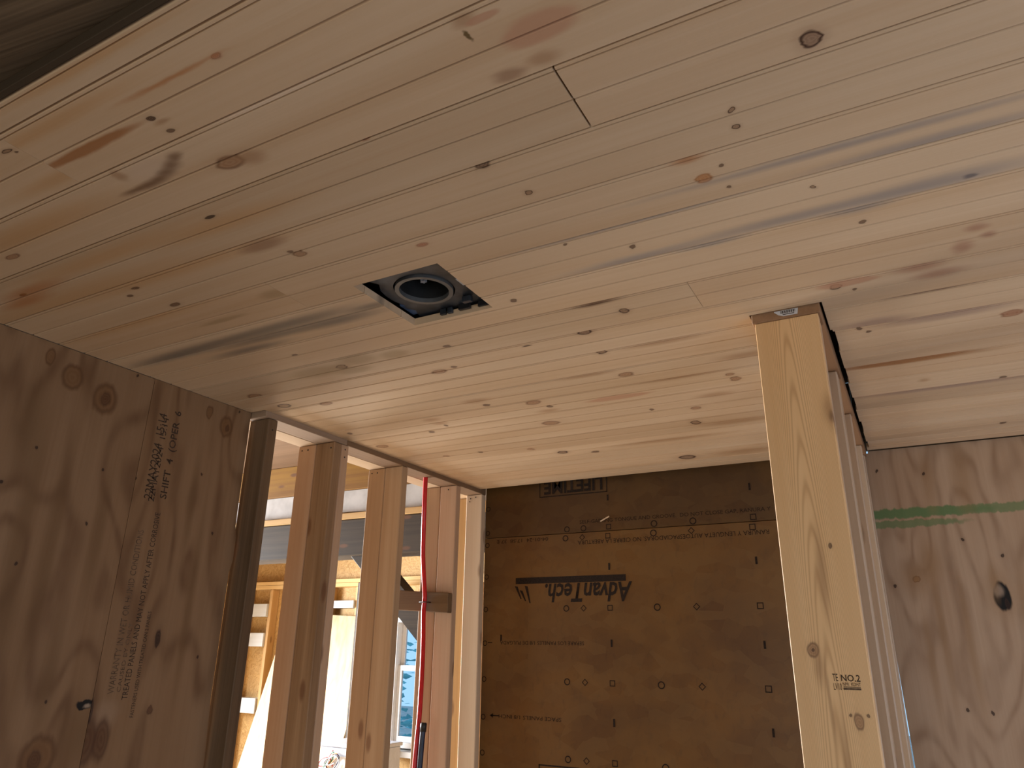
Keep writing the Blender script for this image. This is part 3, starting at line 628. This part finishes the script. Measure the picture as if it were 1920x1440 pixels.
# red and navy water pipes in that wall
rp = tube('water_pipe', smooth_path([(-1.93, 2.706, 2.4575), (-1.93, 2.706, 2.416), (-1.935, 2.716, 2.262), (-1.965, 2.768, 2.078), (-1.996, 2.840, 1.920), (-2.000, 2.8475, 1.876), (-1.998, 2.843, 1.82), (-1.968, 2.811, 1.668), (-1.938, 2.768, 1.432), (-1.932, 2.744, 1.217), (-1.935, 2.72, .6), (-1.93, 2.70, .04)]), .0105, M['red'])
tag(rp, 'bright red plastic water pipe running down between the left studs', 'pipe')
npz = empty('capped_pipe', (-1.905, 2.70, .04), label='short navy plastic pipe with a black end cap beside the red pipe', cat='pipe')
tube('pipe', smooth_path([(-1.905, 2.752, 1.365), (-1.907, 2.744, 1.22), (-1.91, 2.71, .6), (-1.905, 2.70, .041)]), .0115, M['navy'], npz)
tube('end_cap', [(-1.905, 2.7515, 1.352), (-1.905, 2.7545, 1.383), (-1.905, 2.7548, 1.387)], [.0135, .0135, .010], M['blackpl'], npz)

# ================================================================== recessed downlight housing above the square cut-out
HX, HY = -.9013, 1.221
dl = empty('recessed_downlight', (HX, HY, 2.46), label='open recessed downlight housing showing in a square hole in the pine ceiling', cat='light fixture')
def ring_mesh(name, cx, cy, z0, z1, ro, ri, mat, parent, seg=48):
    bm = bmesh.new(); V_ = []
    for r_, z in ((ro, z0), (ri, z0), (ri, z1), (ro, z1)): V_.append([bm.verts.new((cx + r_ * math.cos(2 * math.pi * k / seg), cy + r_ * math.sin(2 * math.pi * k / seg), z)) for k in range(seg)])
    for j in range(4):
        A, B = V_[j], V_[(j + 1) % 4]
        for k in range(seg): bm.faces.new((A[k], A[(k + 1) % seg], B[(k + 1) % seg], B[k]))
    return link(name, finish(bm, name), mat, parent)
CX_, CY_, CR = -.908, 1.226, .068
# mounting pan: irregular steel plate with a round opening
bm = bmesh.new(); seg = 64; outer = []; inner = []
for k in range(seg):
    a = 2 * math.pi * k / seg; c_, s_ = math.cos(a), math.sin(a)
    h = 0.128 / max(abs(c_), abs(s_)); h = min(h, .150 if (k // 4) % 3 else .118)
    if 26 < k < 40: h = min(h, .103)
    outer.append((CX_ + h * c_, CY_ + h * s_)); inner.append((CX_ + (CR + .004) * c_, CY_ + (CR + .004) * s_))
for z in (2.4645, 2.4665):
    A = [bm.verts.new((*p, z)) for p in outer]; B = [bm.verts.new((*p, z)) for p in inner]
    for k in range(seg): bm.faces.new((A[k], A[(k + 1) % seg], B[(k + 1) % seg], B[k]))
link('mounting_pan', finish(bm, 'mounting_pan'), M['steel'], dl)
ring_mesh('collar', CX_, CY_, 2.459, 2.470, CR, CR - .010, M['grey_steel'], dl)
ring_mesh('can', CX_, CY_, 2.4705, 2.53, CR - .006, CR - .0085, M['can'], dl)
prism('can_lid', [(CX_ + (CR - .0065) * math.cos(k * math.pi / 16), CY_ + (CR - .0065) * math.sin(k * math.pi / 16)) for k in range(32)], 'z', 2.525, 2.532, M['can'], dl)
bm = bmesh.new(); nst = 10
pts = [((.011 if k % 2 else .0065), k * 2 * math.pi / nst) for k in range(nst)]
for z in (2.585, 2.655):
    pass
so = prism('socket', [(-.930 + .8 * r_ * math.cos(a), 1.250 + .8 * r_ * math.sin(a)) for r_, a in pts], 'z', 2.50, 2.5245, M['white'], dl)
bm.free()
box('junction_box', -1.0165 - .002, -.955, 1.275, 1.335, 2.467, 2.50, M['blue'], dl, bev=.003)
box('wire_box', -1.012, -.980, 1.19, 1.255, 2.467, 2.49, M['blue'], dl, bev=.003)
for x, y, w, d, mm in ((-.836, 1.300, .012, .006, 'steel'), (-.862, 1.330, .016, .004, 'blackpl'), (-.818, 1.334, .008, .003, 'blackpl'), (-.803, 1.334, .008, .003, 'blackpl'), (-.79, 1.325, .006, .010, 'blackpl'),
                       (-.93, 1.110, .014, .005, 'grey_steel'), (-.985, 1.112, .006, .004, 'grey_steel'), (-.796, 1.21, .005, .016, 'white'), (-.925, 1.333, .008, .004, 'steel'), (-.905, 1.333, .007, .004, 'steel')):
    box('mounting_clip', x - w, x + w, y - d, y + d, 2.448, 2.463, M[mm], dl, bev=.001)
box('hanger_bar', -1.30, -.55, 1.098, 1.108, 2.480, 2.492, M['steel'], dl, bev=.001); box('hanger_bar', -1.30, -.55, 1.350, 1.360, 2.480, 2.492, M['steel'], dl, bev=.001)
prism('spring_clip', [(-.960, 2.470), (-.952, 2.470), (-.952, 2.486), (-.960, 2.486)], 'y', 1.125, 1.150, M['grey_steel'], dl)

# ================================================================== the side room behind the left studs
c2 = box('ceiling.001', -7.6, -2.0, -3.0, 6.2, 2.85, 2.88, M['side_ceiling'], bev=0); tag(c2, 'wood ceiling of the side room seen between the left studs', kind='structure')
for k in range(7): box('joist', -6.9 + .62 * k, -6.86 + .62 * k, 3.80, 6.19, 2.55, 2.849, M['plate_tan'], c2)
BY = 3.60
o = box('yellow_header', -7.4, -2.10, BY, BY + .09, 2.642, 2.849, M['yellow']); tag(o, 'amber-yellow header beam high beyond the left studs', 'beam')
bm = bmesh.new(); pts = []
n = 46
for k in range(n + 1): pts.append((-6.9 + k * 4.75 / n, 2.486 + random.uniform(0, .016)))
pts += [(-2.15, 2.640), (-6.9, 2.640)]
bm.free()
o = prism('foam_strip', pts, 'y', BY + .02, BY + .06, M['white_foam']); tag(o, 'pale white board strip with a ragged edge under the yellow header', 'foam board')
o = box('ledger_board', -7.2, -2.12, BY - .02, BY + .12, 2.446, 2.485, M['plate_tan']); tag(o, 'narrow tan board lying on top of the dark beam', 'board')
tf = empty('braced_timbers', (-2.42, BY + .08, 0), label='old dark timber beam with knee brace and post beyond the left studs', cat='timber')
box('beam', -7.3, -2.20, BY - .01, BY + .17, 2.215, 2.445, M['old_beam'], tf, bev=.006)
prism('knee_brace', [(-3.155, 2.243), (-2.575, 1.712), (-2.500, 1.645), (-2.500, 1.83), (-2.95, 2.243)], 'y', BY + .02, BY + .12, M['old_beam'], tf, bev=.004)
box('post', -2.498, -2.345, BY, BY + .15, 0, 2.214, M['old_beam'], tf, bev=.006)

wo = empty('wall_back', (-4.8, 6.2, 0), label='bright back wall of the side room, OSB over open studs', kind='structure')
WX0, WX1, WZ0, WZ1 = -4.63, -3.70, .80, 1.96       # window opening
for q in ((-7.6, -6.1, 0, 2.36), (-6.098, WX0, 0, 2.36), (WX1, -2.0, 0, 2.36), (WX0, WX1, 0, WZ0), (WX0, WX1, WZ1, 2.36), (-7.6, -2.0, 2.362, 2.85)):
    box('osb_panel', q[0], q[1], 6.20, 6.215, q[2], q[3], M['osb'], wo, bev=0)
for x in (-7.4, -7.05, -6.74, -6.375, -5.95, -5.53, -5.15, -3.66, -3.25, -2.8):
    box('stud', x, x + .04, 6.10, 6.199, .04, 2.27, M['amber'], wo)
box('top_plate', -7.6, -2.0, 6.09, 6.199, 2.272, 2.312, M['plate_tan'], wo); box('top_plate', -7.6, -2.0, 6.09, 6.199, 2.314, 2.352, M['plate_tan'], wo)
for x0, x1, z0, z1 in ((-6.698, -6.377, 1.981, 2.115), (-6.698, -6.377, 1.669, 1.81), (-6.698, -6.377, 1.003, 1.15), (-5.488, -5.152, 2.058, 2.131), (-5.908, -5.532, 2.03, 2.10)):
    box('blocking', x0, x1, 6.075, 6.195, z0, z1, M['white_board'], wo)
box('trim_1', WX0 - .03, WX1 + .03, 6.02, 6.19, .735, .785, M['white_board']); tag(bpy.data.objects['trim_1'], 'white window stool under the side room window', kind='structure')

w1 = empty('window_1', ((WX0 + WX1) / 2, 6.20, WZ0), label='white vinyl double-hung window in the bright side room', kind='structure')
def frame(name, x0, x1, z0, z1, y0, y1, t, mat, parent):
    e = []
    for q in ((x0, x0 + t, z0, z1), (x1 - t, x1, z0, z1), (x0 + t, x1 - t, z0, z0 + t), (x0 + t, x1 - t, z1 - t, z1)): e.append(box(name, q[0], q[1], y0, y1, q[2], q[3], mat, parent, bev=.003))
    return e
frame('jamb', WX0 + .001, WX1 - .001, WZ0 + .001, WZ1 - .001, 6.10, 6.235, .045, M['vinyl'], w1)
frame('upper_sash', WX0 + .047, WX1 - .047, 1.47, WZ1 - .047, 6.18, 6.21, .045, M['vinyl'], w1)
frame('lower_sash', WX0 + .047, WX1 - .047, WZ0 + .047, 1.52, 6.14, 6.17, .05, M['vinyl'], w1)
box('pane', WX0 + .092, WX1 - .092, 6.193, 6.197, 1.515, WZ1 - .092, M['glass'], w1, bev=0)
box('pane', WX0 + .097, WX1 - .097, 6.153, 6.157, WZ0 + .097, 1.47, M['glass'], w1, bev=0)
# shrubs outside that window
def shrub(x, y, r, seed):
    rnd = random.Random(seed); bm = bmesh.new()
    for k in range(420):
        a, zz = rnd.uniform(0, 6.283), rnd.uniform(-1, 1); rr = r * rnd.uniform(.55, 1.0) * math.sqrt(1 - zz * zz * .8)
        c = Vector((x + rr * math.cos(a), y + rr * math.sin(a), 1.35 + zz * 1.3)); s = rnd.uniform(.05, .11)
        q = Matrix.Rotation(rnd.uniform(0, 6.28), 3, 'Z') @ Matrix.Rotation(rnd.uniform(0, 6.28), 3, 'X')
        bm.faces.new([bm.verts.new(c + q @ Vector(p) * s) for p in ((-1, 0, 0), (0, -.4, .1), (1, 0, 0), (0, .4, .1))])
    me = bpy.data.meshes.new('shrub'); bm.to_mesh(me); bm.free(); return link('foliage', me, M['leaf'])
for k, (x, y) in enumerate(((-5.0, 7.6), (-7.2, 8.6))):
    e = empty('shrub', (x, y, 0), label=('blue-green shrub close outside the side room window', 'blue-green shrub farther left outside the side room window')[k], cat='shrub', group='shrubs outside the window')
    s = shrub(x, y, .85, 5 + k); s.data.transform(Matrix.Translation((-x, -y, 0))); s.parent = e
    tube('stem', [(x, y, 0), (x + .05, y, 1.2)], .03, M['brown'], e, seg=8)
ground = box('ground', -16, 8, 6.45, 20, -.1, -.02, plain_mat('grass_ground', (.42, .43, .44), .9, var=.15, scale=3), bev=0); tag(ground, 'rough ground outside', kind='structure')

# a sheet of plywood leaning against the back wall
bm = bmesh.new()
q0 = [(-6.24, .02, 5.66), (-5.05, .02, 5.66), (-4.77, 1.96, 6.04), (-6.00, 2.01, 6.04)]
A = [bm.verts.new((x, y, z)) for x, z, y in q0]; B = [bm.verts.new((x, y + .018, z)) for x, z, y in q0]
bm.faces.new(A); bm.faces.new(B[::-1])
for i in range(4): bm.faces.new((A[i], A[(i + 1) % 4], B[(i + 1) % 4], B[i]))
o = link('plywood_sheet', finish(bm, 'plywood_sheet'), M['sheet_tan']); tag(o, 'pale full plywood sheet leaning askew against the back wall', 'plywood')
o = box('timber_post', -4.80, -4.66, 5.70, 5.84, 0, 2.27, M['old_beam'], bev=.006); tag(o, 'dark upright timber left of the side room window', 'post')

# white electrical cabinet with loose cables on top
cb = empty('electrical_cabinet', (-3.9, 4.75, 0), label='white metal cabinet with coloured cables lying on its top', cat='cabinet')
box('body', -4.10, -3.62, 4.60, 4.95, .0, .985, M['white'], cb, bev=.006); box('top_panel', -4.11, -3.61, 4.59, 4.96, .986, 1.012, M['white'], cb, bev=.004); box('door', -4.08, -3.64, 4.588, 4.599, .06, .93, M['vinyl'], cb, bev=.003)
box('handle', -4.06, -4.04, 4.570, 4.5875, .45, .57, M['steel'], bpy.data.objects['door'], bev=.003)
for k, (mm, dx) in enumerate((('red', 0), ('green_pl', .03), ('orange_pl', .05), ('navy', .08), ('white', .1))):
    rnd = random.Random(k)
    P = [(-4.02 + dx + rnd.uniform(-.03, .03) + .05 * math.cos(j * 1.1 + k), 4.578 - .004 * k, .86 + .045 * math.sin(j * 1.3 + k) + .01 * j) for j in range(7)]
    tube('cable', smooth_path(P, 4), .004, M[mm], cb, seg=6)

# black hose and yellow cord under the side room joists
o = tube('slack_cable', smooth_path([(-5.6, 5.0, 2.55), (-5.0, 5.0, 2.43), (-4.3, 5.0, 2.40), (-3.6, 5.0, 2.50), (-3.3, 5.0, 2.56)]), .008, M['blackpl'], seg=8); tag(o, 'thin black cable slung under the side room joists', 'cable')
o = tube('power_cable', smooth_path([(-5.62, 5.5, 2.56), (-5.50, 5.5, 2.42), (-5.36, 5.5, 2.33), (-5.28, 5.5, 2.20)]), .007, M['yellow_pl'], seg=8); tag(o, 'short yellow cable hanging near the back wall plate', 'cable')
